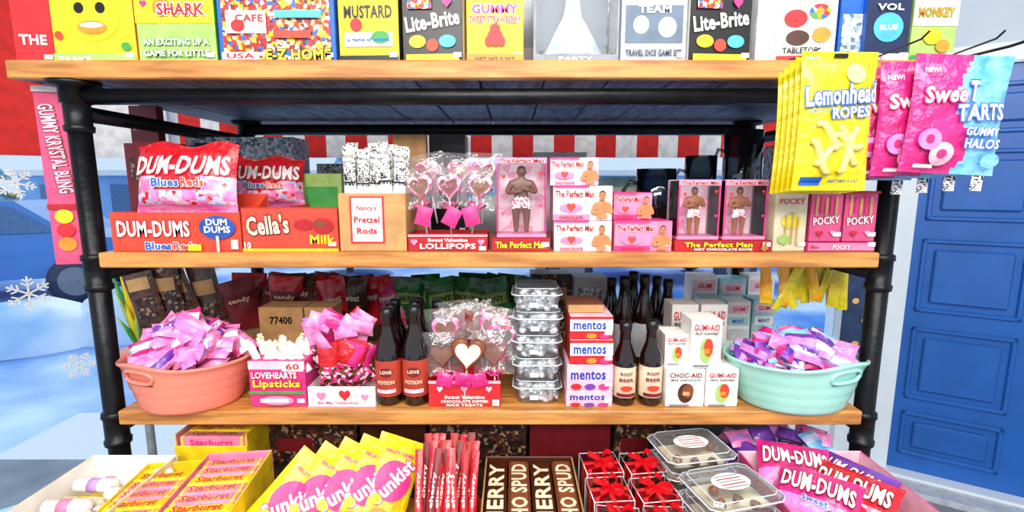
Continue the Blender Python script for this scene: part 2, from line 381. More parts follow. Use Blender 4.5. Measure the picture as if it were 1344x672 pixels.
def car(M):
    b=B();pr=[(-2.1,.35),(-2.15,.75),(-1.5,.9),(-.9,1.35),(.7,1.4),(1.35,.95),(2.05,.85),(2.1,.35)]
    V=[];n=len(pr)
    for y in (-.85,.85):
        for x,z in pr: V.append((x,y*(.8 if z>1.2 else 1),z))
    Fc=[tuple(range(n)),tuple(range(n,2*n))]+[(i,(i+1)%n,n+(i+1)%n,n+i) for i in range(n)]
    b.add(V,Fc,CARB)
    for sg in (-1,1):
        b.add([(-1.35,sg*.86,.95),(1.2,sg*.86,.98),(.62,sg*.74,1.34),(-.82,sg*.74,1.3)],[(0,1,2,3)],CARG)
        for x in (-1.35,1.35): b.lathe([(.001,-.1),(.2,-.1),(.33,-.09),(.33,.09),(.2,.1),(.001,.1)],[GRY,NAV,NAV,NAV,GRY],20,M=T(x,sg*.82,.3)@RX(90))
    b.done('parked_car',M)
car(T(-7.6,7.0,-.12)@RZ(20));car(T(2.2,8.5,-.12)@RZ(5))
TREE=mat('fir_green','3f7a8a',.8,0,.3,6,.5,20,hx2='a4d0ee');BLD=mat('facade','8cbcec',.8,0,.1,1)
LAMPM=mat('fairy_light','ffd060',.4)
for (x,y,h) in ((-9.9,9.2,2.8),(-6.6,9.6,2.3),(-3,8.9,2.4),(6,9.3,2.5)):
    b=B()
    for k in range(5): b.lathe([(h*.32*(1-k*.17),h*(.1+k*.17)),(h*.13*(1-k*.17),h*(.22+k*.17)),(.01,h*(.33+k*.17))],TREE,14)
    b.tube([(0,0,-.05),(0,0,h*.2)],.07,CHO)
    for k in range(60):
        t=R.random();a=R.random()*6.28;r=h*.3*(1-t);b.ball(.045,LAMPM,T(r*math.cos(a),r*math.sin(a),h*(.12+.8*t)),6,4)
    b.done('fir_tree',T(x,y,-.12))
b=B();b.box(-14,14,0,2,-.2,1.75,BLD)
for k in range(14):
    b.box(-13.4+k*2,-12.2+k*2,-.04,0,.5,1.5,CARG)
b.box(-14,14,-.15,0,1.75,1.9,WHT);b.done('building_across_street',T(0,14,0))
def flake(r,M,i):
    b=B()
    for k in range(6):
        Q=RY(k*60+i*13)
        b.box(-.0035,.0035,-.001,.001,0,r,WHT,.0003,Q)
        for q,l in ((.45,.34),(.7,.26)):
            for sg in (-1,1): b.box(-.003,.003,-.001,.001,0,r*l,WHT,.0003,Q@T(0,0,r*q)@RY(sg*52))
    b.ball(.010,WHT,S(1,.1,1),8,5);b.done('snowflake_decal',M)
wi=LW.inverted()
def onwing(px,py):
    d=Vector(((px-672)/F,1*CT-(py-336)/F*ST,-(py-336)/F*CT-ST));o=wi@Vector((0,0,ZC));d=wi.to_3x3()@d
    t=(.0-o.y)/d.y;p=o+d*t;return p.x,p.z
for i,(px,py,r) in enumerate(((38,385,.075),(20,240,.065),(104,478,.06),(82,245,.04),(215,395,.06))):
    x,z=onwing(px,py);flake(r,LW@T(x,.012,z),i)
# ---------------------------------------------------------------- shelving
b=B();PX=(-.980,.868);YF=1.135;YB=1.85
for x in PX:
    for y in (YF,YB):
        b.tube([(x,y,0),(x,y,1.727)],.0225,PIPE,16)
        b.lathe([(.001,1.727),(.050,1.727),(.050,1.717),(.030,1.714),(.030,1.68),(.0225,1.678)],PIPE,20,M=T(x,y,0))
        b.lathe([(.052,.001),(.052,.012),(.03,.015),(.03,.05)],PIPE,20,M=T(x,y,0))
        for z in (1.295,.905,.70,1.66):
            b.lathe([(.0225,z-.045),(.028,z-.042),(.029,z-.03),(.0255,z-.028),(.0255,z+.028),(.029,z+.03),(.028,z+.042),(.0225,z+.045)],PIPE,16,M=T(x,y,0))
    for z in (1.66,1.290,.903,.70): b.tube([(x,YF,z),(x,YB,z)],.018,PIPE,12)
b.tube([(PX[0],YF,1.695),(PX[1],YF,1.695)],.018,PIPE,12);b.tube([(PX[0],YB,1.70),(PX[1],YB,1.70)],.02,PIPE,12)
b.tube([(PX[0],YB,1.275),(PX[1],YB,1.275)],.016,PIPE,12);b.tube([(PX[0],YB,.89),(PX[1],YB,.89)],.016,PIPE,12)
b.box(-1.095,.975,1.10,1.125,1.727,1.766,WOOD,.003);b.box(-1.095,.975,1.125,1.97,1.745,1.766,WOOD,.002)
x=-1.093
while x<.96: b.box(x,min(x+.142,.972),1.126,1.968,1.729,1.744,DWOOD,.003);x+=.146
for z in (Z2,Z3): b.box(-.945,.84,1.10,1.92,z-.035,z,WOOD,.003)
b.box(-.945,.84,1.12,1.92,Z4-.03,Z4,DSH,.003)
b.done('pipe_shelving_unit')
b=B();b.box(-1.08,1.0,.70,1.098,Z4-.035,Z4-.0005,WOOD,.003)
for x in (-1.04,.96):
    b.box(x-.025,x+.025,.72,.77,0,Z4-.035,WOOD);b.box(x-.025,x+.025,1.03,1.08,0,Z4-.035,WOOD)
b.box(-1.0,.94,.73,.755,Z4-.12,Z4-.035,WOOD);b.done('display_table')
# ---------------------------------------------------------------- top shelf games
G='board_game_box';y=1.135
PB(G,25,72,0,1.15,.2,Z1,RED,[('t','THE',.5,.2,.7,.08,WHT)],h=.27,rot=6)
PB(G,74,181,0,y,.06,Z1,{'f':LEM,'r':ORA},[('e',.5,.33,.34,.17,YEL),('e',.36,.4,.06,.04,BLK),('e',.62,.4,.06,.04,BLK),('e',.5,.26,.18,.05,ORA),('e',.5,.275,.14,.02,WHT),('r',.0,1,0,.07,LGRN),('t','THE GAME',.25,.035,.4,.03,WHT),('e',.9,.12,.06,.03,GRN),('e',.1,.2,.05,.03,ORED)],h=.29)
PB(G,184,286,0,y,.06,Z1,{'f':LGRN,'r':GRN},[('r',.0,1,.3,1,LEM),('e',.35,.42,.12,.07,ORA),('h',.12,.44,.06,HPINK),('t','AN EXCITING UP A',.5,.16,.84,.05,WHT,GRN),('t','GAME FOR LITTLE',.5,.075,.84,.05,WHT,GRN),('t','SHARK',.6,.4,.6,.09,RED,WHT)],h=.28)
PB(G,290,442,0,y,.055,Z1,{'f':BLU,'t':BLU},[('r',.04,.96,.03,.97,DINER),('r',.02,.34,.03,.09,WHT),('t','USA',.18,.06,.24,.045,RED),('t','E-Z HOME',.68,.07,.56,.09,LEM,BLK),('r',.08,.42,.24,.42,WHT),('e',.18,.3,.06,.05,RED),('t','CAFE',.28,.36,.24,.06,RED),('r',.48,.8,.2,.26,ORED),('r',.5,.9,.36,.42,SKY)],h=.26)
PB(G,446,525,0,y,.1,Z1,{'f':YEL,'r':BLK},[('t','MUSTARD',.5,.4,.8,.1,BLK),('r',.1,.9,.13,.24,WHT),('e',.3,.3,.1,.05,RED),('e',.7,.2,.15,.05,GRN),('r',.0,1,0,.06,BLK),('t','a game of colors',.5,.18,.7,.04,BLU)],h=.27,rot=-3)
def lb(px0,px1,rot=0): PB(G,px0,px1,0,y,.08,Z1,{'f':BLK,'r':WHT,'l':WHT},[('t','Lite-Brite',.5,.33,.9,.12,WHT,BLK,8),('e',.25,.17,.14,.05,YEL),('e',.5,.14,.1,.05,ORED),('e',.75,.17,.14,.05,SKY),('r',.06,.94,.02,.07,YEL),('r',.1,.5,.42,.5,DINER),('h',.75,.46,.08,HPINK)],h=.27,rot=rot)
lb(529,608,-3)
PB(G,613,687,0,y,.08,Z1,{'f':YEL},[('t','GUMMY',.5,.42,.8,.07,HPINK,WHT),('t','SWEET STRAWBERRY',.5,.34,.9,.05,ORED,WHT),('e',.5,.2,.14,.07,RED),('e',.5,.27,.09,.035,RED),('e',.38,.17,.06,.04,RED),('e',.62,.17,.06,.04,RED),('r',0,1,0,.07,ORA),('t','NET WT 5.30Z',.5,.03,.7,.03,BLK)],h=.27)
def cone(b,w,h):
    b.box(-w/2+.002,w/2-.002,.13,.135,.002,h-.002,mat('slate','5d7288'));b.lathe([(.001,.02),(w*.40,.02),(w*.38,.03),(w*.12,.12),(w*.05,.2),(.001,.22)],FSIL,20,sy=.9,M=T(0,.072,0));b.art(w,h,[('r',0,1,0,.07,GRY),('r',0,.03,0,1,GRY),('r',.97,1,0,1,GRY),('t','PARTY',.5,.035,.4,.03,WHT)])
PB('boxed_party_hat',700,811,0,y,.15,Z1,PLA2,[],h=.27,ex=cone)
PB(G,814,899,0,y,.1,Z1,{'f':LGRY},[('r',.06,.94,.16,.45,mat('slate','5d7288')),('e',.3,.3,.12,.07,WHT),('e',.7,.28,.14,.08,WHT),('t','TEAM',.5,.42,.5,.06,WHT),('t','TRAVEL DICE GAME SET',.5,.08,.86,.05,NAV)],h=.27)
lb(902,984,4)
PB(G,990,1016,0,1.15,.18,Z1,LGRY,[],h=.27)
PB(G,1018,1092,0,y,.1,Z1,{'f':WHT,'r':SKY},[('e',.3,.35,.2,.07,DRED),('e',.7,.4,.18,.06,PARTY),('e',.35,.2,.2,.06,CHO),('e',.75,.22,.16,.06,ORA),('r',0,1,0,.06,RED),('t','TABLETOP',.4,.1,.6,.05,BLK)],h=.27,rot=-4)
PB(G,1097,1130,0,1.15,.2,Z1,BLU,[('r',.1,.9,.1,.4,BLUMIX)],h=.27)
PB(G,1132,1189,0,y,.1,Z1,{'f':NAV,'l':BLU},[('e',.5,.27,.34,.11,SKY),('t','BLUE',.5,.27,.4,.04,WHT),('t','VOL',.5,.42,.6,.05,WHT),('r',0,1,0,.07,WHT),('t','100',.25,.035,.3,.05,HPINK)],h=.28)
PB(G,1192,1250,0,y,.1,Z1,{'f':LGRN},[('r',0,1,.28,.48,WHT),('t','MONKEY',.5,.38,.8,.07,ORA,GRN),('e',.45,.2,.2,.06,YEL),('e',.7,.13,.16,.05,ORA),('r',0,1,0,.06,GRN)],h=.28)
for i,(a,c,m) in enumerate(((90,200,ORED),(210,330,NAV),(340,440,RED),(450,560,DARKMIX),(570,640,ORA),(650,720,LGRY),(730,840,BLUMIX),(850,930,WHT),(935,1040,NAV),(1045,1130,PINK))):
    PB(G,a,c,0,1.42,.1,Z1,{'f':m},[('r',.1,.9,.2,.4,WHT)],h=.27)
# ---------------------------------------------------------------- shelf 2
y=1.125
def tray(px0,px1,pyt,y,dep,z,m,arts,back=None):
    x0=Xp(px0,y,z);x1=Xp(px1,y,z);w=x1-x0;h=Zp(pyt,y)-z;b=B();t=.003;bh=back or h
    b.box(-w/2,w/2,0,t,0,h,m,.0008);b.box(-w/2,w/2,dep-t,dep,0,bh,m,.0008);b.box(-w/2,w/2,t,dep-t,0,t,m,.0008)
    for sg in (-1,1):
        xx=sg*(w/2-t/2);b.add([(xx,0,0),(xx,dep,0),(xx,dep,bh),(xx,dep*.55,h),(xx,0,h)],[(0,1,2,3,4)],m)
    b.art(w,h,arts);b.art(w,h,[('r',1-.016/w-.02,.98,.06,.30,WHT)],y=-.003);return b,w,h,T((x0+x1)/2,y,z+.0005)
ddart=[('t','DUM-DUMS',.33,.58,.56,.42,WHT,DRED),('t','Blues',.36,.14,.2,.2,BLU,WHT),('t','Reds',.57,.14,.18,.2,ORED,WHT),('e',.83,.62,.14,.3,mat('ddblue','1d4fa8')),('t','DUM\nDUMS',.83,.66,.2,.36,WHT),('r',.82,.84,0,.4,WHT),('r',.6,.7,.02,.18,LEM)]
b,w,h,M=tray(149,318,279,y,.14,Z2,ORED,ddart,back=.13)
for i in range(4): b.packet(.10,.07,.03,FRED,CANDY,T(-.08+i*.05,.07,.01)@RZ(R.uniform(-20,20)),i)
b.done('lollipop_display_box',M)
def DDbag(x,y,z,w,h,rot,tilt=0,sd=1,nm='bag_of_lollipops'):
    b=B();mf=lambda u,v:(FRED if v>.52 else FPNK if v<.08 else FRED if (.3<v<.53 and abs(u-.5)<.22) else FPNK if (int(u*9)+int(v*7))%3==0 else CANDY)
    su=b.pillow(w,h,.075,mf,sd,22,20,.28,None,.9)
    b.art(w,h,[('t','DUM-DUMS',.5,.66,.9,.28,WHT,mat('ddb2','c83048')),('t','Blues',.40,.40,.26,.12,BLU,WHT),('t','Reds',.66,.40,.2,.12,ORED,WHT)],su)
    b.done(nm,T(x,y,z)@RZ(rot)@RX(tilt))
DDbag(Xp(236,1.16,1.42),1.19,Z2+.086,.255,.168,-3,-10,2)
DDbag(Xp(345,1.33,1.42),1.36,Z2+.09,.20,.14,8,-10,4)
b,w,h,M=tray(300,372,272,1.22,.2,Z2,ORED,[('t','DUM-DUMS',.5,.6,.8,.3,WHT,DRED)],back=.1);b.done('lollipop_display_box',M)
PB('stock_carton',255,392,180,1.58,.12,Z2,{'f':BLUMIX},[('r',.08,.5,.78,.94,NAV),('t','BOX CO',.3,.85,.3,.06,WHT)])
PB('stock_carton',175,240,188,1.55,.12,Z2,{'f':MAR},[('r',.1,.9,.6,.85,DARKMIX)])
PB('chocolate_box',372,398,228,1.40,.08,Z2,CHO);PB('tea_box',400,452,228,1.40,.1,Z2,LGRN,[('r',.1,.9,.4,.8,GRN),('e',.3,.25,.15,.1,ORA)])
PB('chocolate_cherries_box',320,445,274,1.128,.08,Z2,{'f':mat('cella','e8452e'),'t':ORED},[('t',"Cella's",.27,.62,.44,.46,CRM,MAR,4),('r',0,1,0,.06,YEL),('e',.65,.62,.1,.13,DRED),('e',.85,.6,.11,.18,DRED),('e',.82,.64,.06,.08,LCHO),('t','Milk',.84,.28,.26,.22,YEL),('t','10',.06,.14,.07,.16,WHT)])
def pret(b,w,h):
    b.art(w,h,[('r',.17,.68,.14,.95,RED),('r',.2,.65,.17,.92,WHT),('t',"Nancy's",.42,.74,.3,.11,RED),('t','Pretzel',.42,.55,.38,.11,RED),('t','Rods',.42,.36,.3,.11,RED)])
    for k in range(15):
        a=-w/2+.02+(k%5)*(w-.04)/4;yy=.03+.03*(k//5);hh=.20+R.uniform(-.015,.02);Q=T(a,yy,h*.9)@RY(R.uniform(-4,4))
        su=b.pillow(.029,hh*.60,.022,lambda u,v:BWMIX if v>.3 else WHT,k,5,8,.3,Q);b.tube([(a,yy,h*.5),(a,yy,h*.95)],.008,TAN,6)
        b.art(.029,hh*.6,[('r',.1,.9,.72,.9,WHT),('t','Pretzel Rod',.5,.82,.8,.08,BLK),('r',.0,1,.3,.33,BLK),('t','rrr',.5,.42,.5,.1,BLK,None,90)],su,M=Q)
PB('pretzel_rod_box',447,534,254,y,.12,Z2,KRA,ex=pret)
PB('cardboard_display',520,562,177,1.32,.03,Z2,KRA);PB('boxed_mug',566,612,176,1.5,.1,Z2,BLK,[('e',.5,.7,.3,.12,GRY),('t','COCOA',.5,.3,.6,.08,WHT)])
CANE=mat('white_stick','f4f2ee')
def pop(b,M,s,m,rim,wrap=True,rib=HPINK):
    b.heart(s,s*.28,m,M@T(0,0,.05),rim);b.tube([(0,0,-.07),(0,0,.05-s*.3)],.0022,CANE,6,M=M)
    if wrap:
        b.pillow(s*1.35,s*1.5,s*.5,WRAP,R.random()*9,6,8,.8,M@T(0,0,.05-s*.72))
    q=M@T(0,-.006,.05-s*.68)
    b.tube([(-.022,0,.008),(-.008,-.003,.011),(0,0,0),(.008,-.003,.011),(.022,0,.008),(.008,-.003,-.003),(0,0,0),(-.008,-.003,-.003)],.003,rib,6,M=q,closed=True)
b,w,h,M=tray(536,640,307,y,.1,Z2,DRED,[('r',0,1,.84,.94,LPINK),('t','Sweet Valentine',.5,.64,.5,.2,WHT),('t','LOLLIPOPS',.5,.3,.7,.32,WHT),('h',.08,.5,.4,PINK),('h',.92,.5,.4,PINK)])
for i in range(3):
    for j in range(2): pop(b,T(-w/2+.032+i*.062+j*.015,.03+j*.04+(i%2)*.010,.094+j*.035)@RY((i-1)*7+R.uniform(-6,6)),.064,[LCHO,MAR,LCHO][(i+j)%3],PINKMIX)
for i in range(3):
    b.pillow(.036,.044,.008,HPINK,i,5,5,.3,T(-.06+i*.06,.0,.060)@RY(R.uniform(-35,35)))
b.done('heart_lollipop_display',M)
def manbox(name,px0,px1,pyt,y,dep,z,m=CHO):
    x0=Xp(px0,y,z);x1=Xp(px1,y,z);w=x1-x0;h=Zp(pyt,y)-z;b=B();e=.004
    b.box(-w/2,w/2,dep-.004,dep,0,h,BACKP);b.box(-w/2,w/2,0,dep-.004,0,.008,PINK)
    b.box(-w/2,w/2,0,.003,h-.014,h,PINK);b.box(-w/2,w/2,.003,dep-.004,h-.002,h,PLA2,.0003)
    for sg in (-1,1):
        b.box(min(sg*w/2,sg*(w/2-e)),max(sg*w/2,sg*(w/2-e)),0,.004,.008,h-.014,HPINK)
        b.box(min(sg*w/2,sg*(w/2-.001)),max(sg*w/2,sg*(w/2-.001)),.004,dep-.004,.008,h-.002,PLA2,.0002)
    b.box(-w/2+e,w/2-e,.0015,.0022,.008,h-.014,PLA2,.0003)
    b.art(w,h,[('t','The Perfect Man',.5,1-.007/h,.88,.009/h,DRED,WHT),('h',.14,.76,.06,RED),('h',.87,.8,.06,RED),('h',.13,.3,.05,HPINK),('h',.88,.4,.05,HPINK)])
    H=(h-.024)/1.0;b.figure(H,m,PINKDOT,CHO,T(0,dep*.42,.008)@S(min(1.15,w/H/.46),.8,1))
    b.done(name,T((x0+x1)/2,y,z+.0005))
zt=PB('display_base',645,722,313,y-.005,.1,Z2,DRED,[('t','The Perfect Man',.5,.5,.86,.5,LEM,MAR)])
manbox('chocolate_man_figure_box',652,717,207,y,.08,zt,mat('figure_cocoa','7a5040',.4))
def pman(px0,px1,pyt,yy,z,m=WHT,rot=0,a2=LPINK):
    return PB('boxed_chocolate',px0,px1,pyt,yy,.1,z,{'f':m,'t':a2,'l':PINK,'r':PINK},[('r',0,.62,.0,.18,a2),('t','The Perfect Man',.36,.76,.66,.2,DRED,WHT),('e',.3,.36,.2,.14,PINK),('h',.3,.36,.28,ORED),('m',.82,.02,.88,SKN),('r',0,.6,.94,1,HPINK),('t','CHOCOLATE',.3,.08,.4,.1,DRED)],rot=rot)
z=pman(727,802,290,y,Z2);z=pman(726,803,244,y,z,a2=PINK);pman(722,785,207,1.14,z,rot=-3,m=LPINK)
z=pman(806,881,290,y,Z2,PINK,a2=HPINK);pman(805,855,253,y+.03,z,PINK,a2=HPINK)
zt=PB('display_base',885,1012,316,y-.005,.1,Z2,DRED,[('t','The Perfect Man',.45,.62,.7,.44,LEM,MAR),('t','HOT CHOCOLATE BOMB',.5,.2,.6,.22,WHT),('m',.92,.02,.9,SKN)])
FL=mat('figure_milk_chocolate','a4633c',.4)
manbox('chocolate_man_figure_box',888,943,236,y,.08,zt,FL);manbox('chocolate_man_figure_box',948,1004,236,y,.08,zt,FL)
def mug(px,y,z,pyt,r,nm='glass_mug'):
    h=Zp(pyt,y)-z;b=B();b.lathe([(.001,.002),(r*.86,.002),(r*.9,.01),(r,h*.5),(r,h),(r-.004,h),(r-.005,h*.5),(r*.82,.015),(.001,.014)],GLS,28)
    b.tube([(-r,0,h*.8),(-r-.02,0,h*.82),(-r-.036,0,h*.7),(-r-.038,0,h*.45),(-r-.022,0,h*.28),(-r,0,h*.25)],.006,GLS,8)
    b.art(r*1.1,h,[('t','LOVE',.5,.55,.8,.2,BLK)],y=-r-.001)
    b.lathe([(.001,.016),(r*.8,.016),(r*.88,h*.45),(r*.85,h*.5),(.001,h*.48)],CHO,20)
    b.done(nm,T(Xp(px,y,z),y,z+.0005))
mug(858,1.4,Z2,222,.055);mug(968,1.62,Z2,172,.06);mug(915,1.62,Z2,205,.05)
PB('stock_carton',700,768,200,1.62,.1,Z2,{'f':LGRY});PB('stock_carton',1015,1060,190,1.6,.1,Z2,{'f':BLUMIX})
PB('stock_carton',420,500,215,1.7,.1,Z2,{'f':BLUMIX});PB('stock_carton',620,690,225,1.6,.1,Z2,{'f':LGRY},[('r',.1,.9,.6,.8,SKY)])
PB('stock_carton',790,840,232,1.72,.1,Z2,{'f':CYN},[('r',.1,.9,.6,.8,WHT)])
PB('biscuit_stick_box',1013,1056,252,y,.05,Z2,{'f':CRM},[('t','POCKY',.5,.84,.8,.1,RED,WHT),('e',.5,.5,.3,.12,LEM),('r',.3,.36,.1,.6,TAN),('r',.5,.56,.12,.66,TAN),('r',.66,.72,.1,.58,TAN),('e',.3,.2,.2,.08,LGRN)],rot=3)
zt=PB('display_base',1058,1148,318,y-.004,.07,Z2,{'f':MAG},[('r',.02,.98,.1,.92,PINK),('t','POCKY',.5,.5,.26,.5,WHT,DRED),('t','Glico',.1,.5,.14,.4,RED)])
def pocky(px0,px1):
    PB('biscuit_stick_box',px0,px1,251,y,.05,zt,{'f':mat('pocky_pink','ee5a92')},[('t','POCKY',.5,.42,.84,.16,WHT,DRED,6),*[('r',.12+.15*k,.2+.15*k,.52+.03*(k%2),.92-.03*(k%3),HPINK if k%2 else TAN) for k in range(5)],('h',.3,.15,.14,RED),('h',.7,.17,.1,LPINK),('r',0,1,.95,1,RED)])
pocky(1061,1102);pocky(1105,1147)
# ---------------------------------------------------------------- hanging bags (right)
CR=mat('lemon_rope','fdf28a',.4)
def lem(x,y,z,w,h,rot,full,sd):
    b=B();su=b.pillow(w,h,.03,FYEL,sd,14,18,.4)
    if full:
        b.art(w,h,[('t','candy',.14,.95,.2,.03,SKY),('e',.66,.84,.13,.07,CR),('t','Lemonhead',.5,.69,.9,.14,WHT,BLU,4),('t','ROPES',.62,.565,.5,.08,WHT,BLU,4),('t','LEMON FLAVOR',.24,.57,.28,.02,BLU)],su)
        for k,(x0,z0,x1,z1) in enumerate(((-.3,.48,.05,.34),(-.34,.36,-.1,.14),(0,.46,.28,.2),(.26,.46,.05,.14),(-.12,.38,.34,.34),(-.02,.3,-.28,.22))):
            P=[(x0*w+(x1-x0)*w*t/6,su((x0+(x1-x0)*t/6)*w,(z0+(z1-z0)*t/6)*h)-.003,(z0+(z1-z0)*t/6)*h+.01*math.sin(t)) for t in range(7)];b.tube(P,.007,CR,6)
        b.art(w,h,[('r',.08,.36,.04,.1,BLU),('t','NET WT 4 OZ',.66,.07,.4,.022,BLU)],su)
    b.box(-.014,.014,-.004,-.003,h-.012,h-.004,BLK,.0003)
    b.done('lemon_rope_candy_bag',T(x,y,z)@RZ(rot))
yy=.985;w=Xp(1147,yy,1.6)-Xp(1045,yy,1.6);zb=Zp(250,yy);hh=Zp(68,yy)-zb
for k in range(5): lem((Xp(1045,yy,1.6)+w/2)-.004-.001*k,yy+.017*k,zb-.002*k,w,hh-.004*k,3-k*.8,k==0,k+1)
def sta(x,y,z,w,h,rot,full,sd,tilt=0):
    b=B();mf=lambda u,v:(FHP if u<.54+.12*math.sin(v*7) else FLB)
    su=b.pillow(w,h,.03,mf,sd,22,18,.45)
    a=[('t','NEW!',.16,.86,.14,.045,WHT),('t','Swee',.31,.66,.40,.14,WHT,MAG,4),('t','T',.57,.69,.09,.17,WHT,BLU),('t','TARTS',.68,.52,.48,.14,WHT,BLU,4)] if full else [('t','NEW!',.14,.86,.16,.045,WHT),('t','Swee',.30,.66,.42,.13,WHT,MAG,4)]
    a+=[('t','GUMMY',.72,.36,.34,.07,WHT,BLU),('t','HALOS',.74,.26,.36,.08,WHT,BLU),('e',.34,.16,.12,.1,LPINK),('e',.34,.16,.05,.04,HPINK),('e',.2,.28,.11,.09,FLIL),('e',.2,.28,.04,.04,MAG),('e',.86,.12,.1,.06,FLB),('r',.1,.3,.04,.07,WHT)]
    b.art(w,h,a,su);b.box(w*.3,w*.42,.001,.002,-.03,.005,BWMIX,.0003)
    b.done('gummy_candy_bag',T(x,y,z)@RZ(rot)@RY(tilt))
yy=.97;x0=Xp(1186,yy,1.6);w=Xp(1306,yy,1.6)-x0;zb=Zp(228,yy)
for k in range(4): sta(x0+w/2-.030*k,yy+.030*k,zb-.004*k,w,Zp(72,yy)-zb,-4-2*k,k==0,k+3,3 if k==0 else 0)
b=B()
b.tube([(.78,1.11,1.769),(.765,.96,1.769),(.762,.94,1.777)],.002,BLK,6);b.tube([(.93,1.11,1.769),(.905,.96,1.770),(.90,.94,1.778)],.002,BLK,6)
b.tube([(.96,1.12,1.768),(.99,1.02,1.772),(1.01,.98,1.78),(1.015,.97,1.772)],.003,BLK,6)
b.tube([(.60,1.12,1.768),(.635,1.09,1.775),(.65,1.08,1.785)],.002,BLK,6);b.done('wire_display_hooks')
b=B();zt=1.722;zb=Zp(347,1.16);xx=-1.062;w=.062;h=zt-zb
b.box(-w/2,w/2,0,.03,0,h,{'f':mat('rose_print','e8507c'),'r':DRED,'l':DRED});b.art(w,h,[('t','GUMMY KRYSTAL BLING',.5,.66,.55*h/w*.9,.5*w/h,LPINK,MAR,-84),('e',.5,.12,.3,.04,ORA),('e',.5,.2,.3,.04,RED),('e',.5,.28,.3,.04,LEM),('r',0,1,.32,.35,DRED),('r',0,1,.97,1,WHT)])
b.done('hanging_candy_strip',T(xx,1.16,zb)@RZ(15))
b=B();b.box(-.04,.04,0,.03,0,.2,MAR);b.art(.08,.2,[('r',.1,.9,.1,.5,DRED),('t','GUMMY',.5,.7,.8,.1,LPINK)]);b.done('hanging_candy_strip',T(Xp(192,1.45,1.6),1.45,1.525))
# ---------------------------------------------------------------- shelf 3
def tub(px0,px1,yc,m,name,hx,pmats,n,hgt,seed,H=.118,ry=.128):
    z=Z3;x0=Xp(px0,yc,z+H);x1=Xp(px1,yc,z+H);rx=(x1-x0)/2;cx=(x0+x1)/2
    b=B();seg=72
    pr=[(.001,.004),(.72,.0),(.755,.006)]
    k=12
    for i in range(1,k+1):
        t=i/k;pr.append((.755+.20*t+(.010 if i%3==0 else 0),.006+(H-.014)*t))
    pr+=[(1.0,H-.004),(1.0,H),(.975,H+.002),(.94,H-.006),(.76,.02),(.001,.02)]
    V=[];Fc=[]
    def P(r,zz,a):
        lift=.016*max(0,math.cos(a-hx))**8*(zz/H)**3 if zz>0 else 0
        return (r*rx*math.cos(a),r*ry*math.sin(a),zz+lift)
    for r,zz in pr:
        for q in range(seg): V.append(P(r,zz,2*math.pi*q/seg))
    for j in range(len(pr)-1):
        for q in range(seg):
            a=2*math.pi*(q+.5)/seg;da=abs((a-hx+math.pi)%(2*math.pi)-math.pi)
            if da<.3 and (10<=j<=12): continue
            q2=(q+1)%seg;Fc.append((j*seg+q,j*seg+q2,(j+1)*seg+q2,(j+1)*seg+q))
    b.add(V,Fc,m,True)
    rt=[]
    for q in range(24):
        t=2*math.pi*q/24;aa=hx+.3*math.copysign(abs(math.cos(t))**.6,math.cos(t));zf=.79*H+.1*H*math.copysign(abs(math.sin(t))**.7,math.sin(t));rr=.755+.20*(zf/H)+.012
        rt.append(P(rr,zf,aa))
    b.tube(rt,.005,m,6,closed=True);b.done(name,T(cx,yc,z+.001))
    b=B();RR=random.Random(seed)
    for i in range(n):
        r=math.sqrt(RR.random())*.80;a=RR.random()*6.28;zz=H-.05+hgt*(1-r*r*.9)*RR.uniform(.45,1)
        sz=RR.uniform(.055,.085);mm=RR.choice(pmats);Q=T(r*rx*math.cos(a)*.90,r*ry*math.sin(a)*.85,zz)@RZ(RR.uniform(-60,60))@RX(RR.uniform(-80,-20))@RY(RR.uniform(-40,40))
        b.packet(sz,sz*.55,.026,mm[0],mm[1],Q,i)
        if i%3==0: b.text('Taffy',0,sz*.27,sz*.55,sz*.16,[PURP,WHT,HPINK][i%9//3],None,0,-.016,None,Q)
    b.lathe([(.001,H*.3+hgt*.6),(.5,H*.3+hgt*.45),(.8,H*.45),(.7,.025),(.001,.025)],pmats[0][0],20,rx,ry);b.done('wrapped_candy_pile',T(cx,yc,z+.001))
tub(168,330,1.168,CORAL,'coral_oval_tub',4.35,[(FPNK,FLIL),(FLIL,FPNK),(FPNK,FCRM),(FHP,FSIL),(FPNK,FPNK),(FPNK,FPUR),(FPNK,FLIL)],110,.13,3)
tub(952,1130,1.168,MINT,'mint_oval_tub',5.15,[(FPUR,FLIL),(FLB,FPNK),(FPNK,FLIL),(FSIL,FPUR),(FLB,FHP),(FLIL,FSIL),(FHP,FPUR)],90,.095,5)
yy=1.125
def lips(b,w,h):
    for i in range(14):
        x=-w/2+.015+(i%7)*.018;yy=.02+.03*(i//7);M=T(x,yy,h*.93)@RY(R.uniform(-60,30))@RX(R.uniform(-15,10))
        b.tube([(0,0,-.03),(0,0,.052)],.0088,WHT,10,M=M);b.tube([(0,0,.05),(0,0,.06)],.0064,CRM,8,M=M);b.tube([(0,0,-.01),(0,0,.004)],.0094,HPINK,10,M=M)
PB('candy_lipstick_box',330,403,474,yy,.09,Z3,HPINK,[('r',0,1,.82,1,LPINK),('r',.60,.98,.78,.98,WHT),('t','60',.79,.88,.24,.14,RED),('t','LOVEHEARTS',.46,.70,.8,.14,WHT,MAG),('t','Lipsticks',.5,.5,.84,.2,LEM,MAG),('r',0,1,.3,.36,GRN),('e',.5,.16,.3,.1,PINK),('r',.2,.7,.12,.2,WHT)],ex=lips)
b,w,h,M=tray(405,493,508,yy,.12,Z3,WHT,[('h',.2,.5,.5,PINK),('h',.55,.55,.6,RED),('h',.85,.45,.4,PINK),('r',0,1,0,.1,LPINK),('t','Be My Valentine',.45,.2,.6,.16,HPINK)])
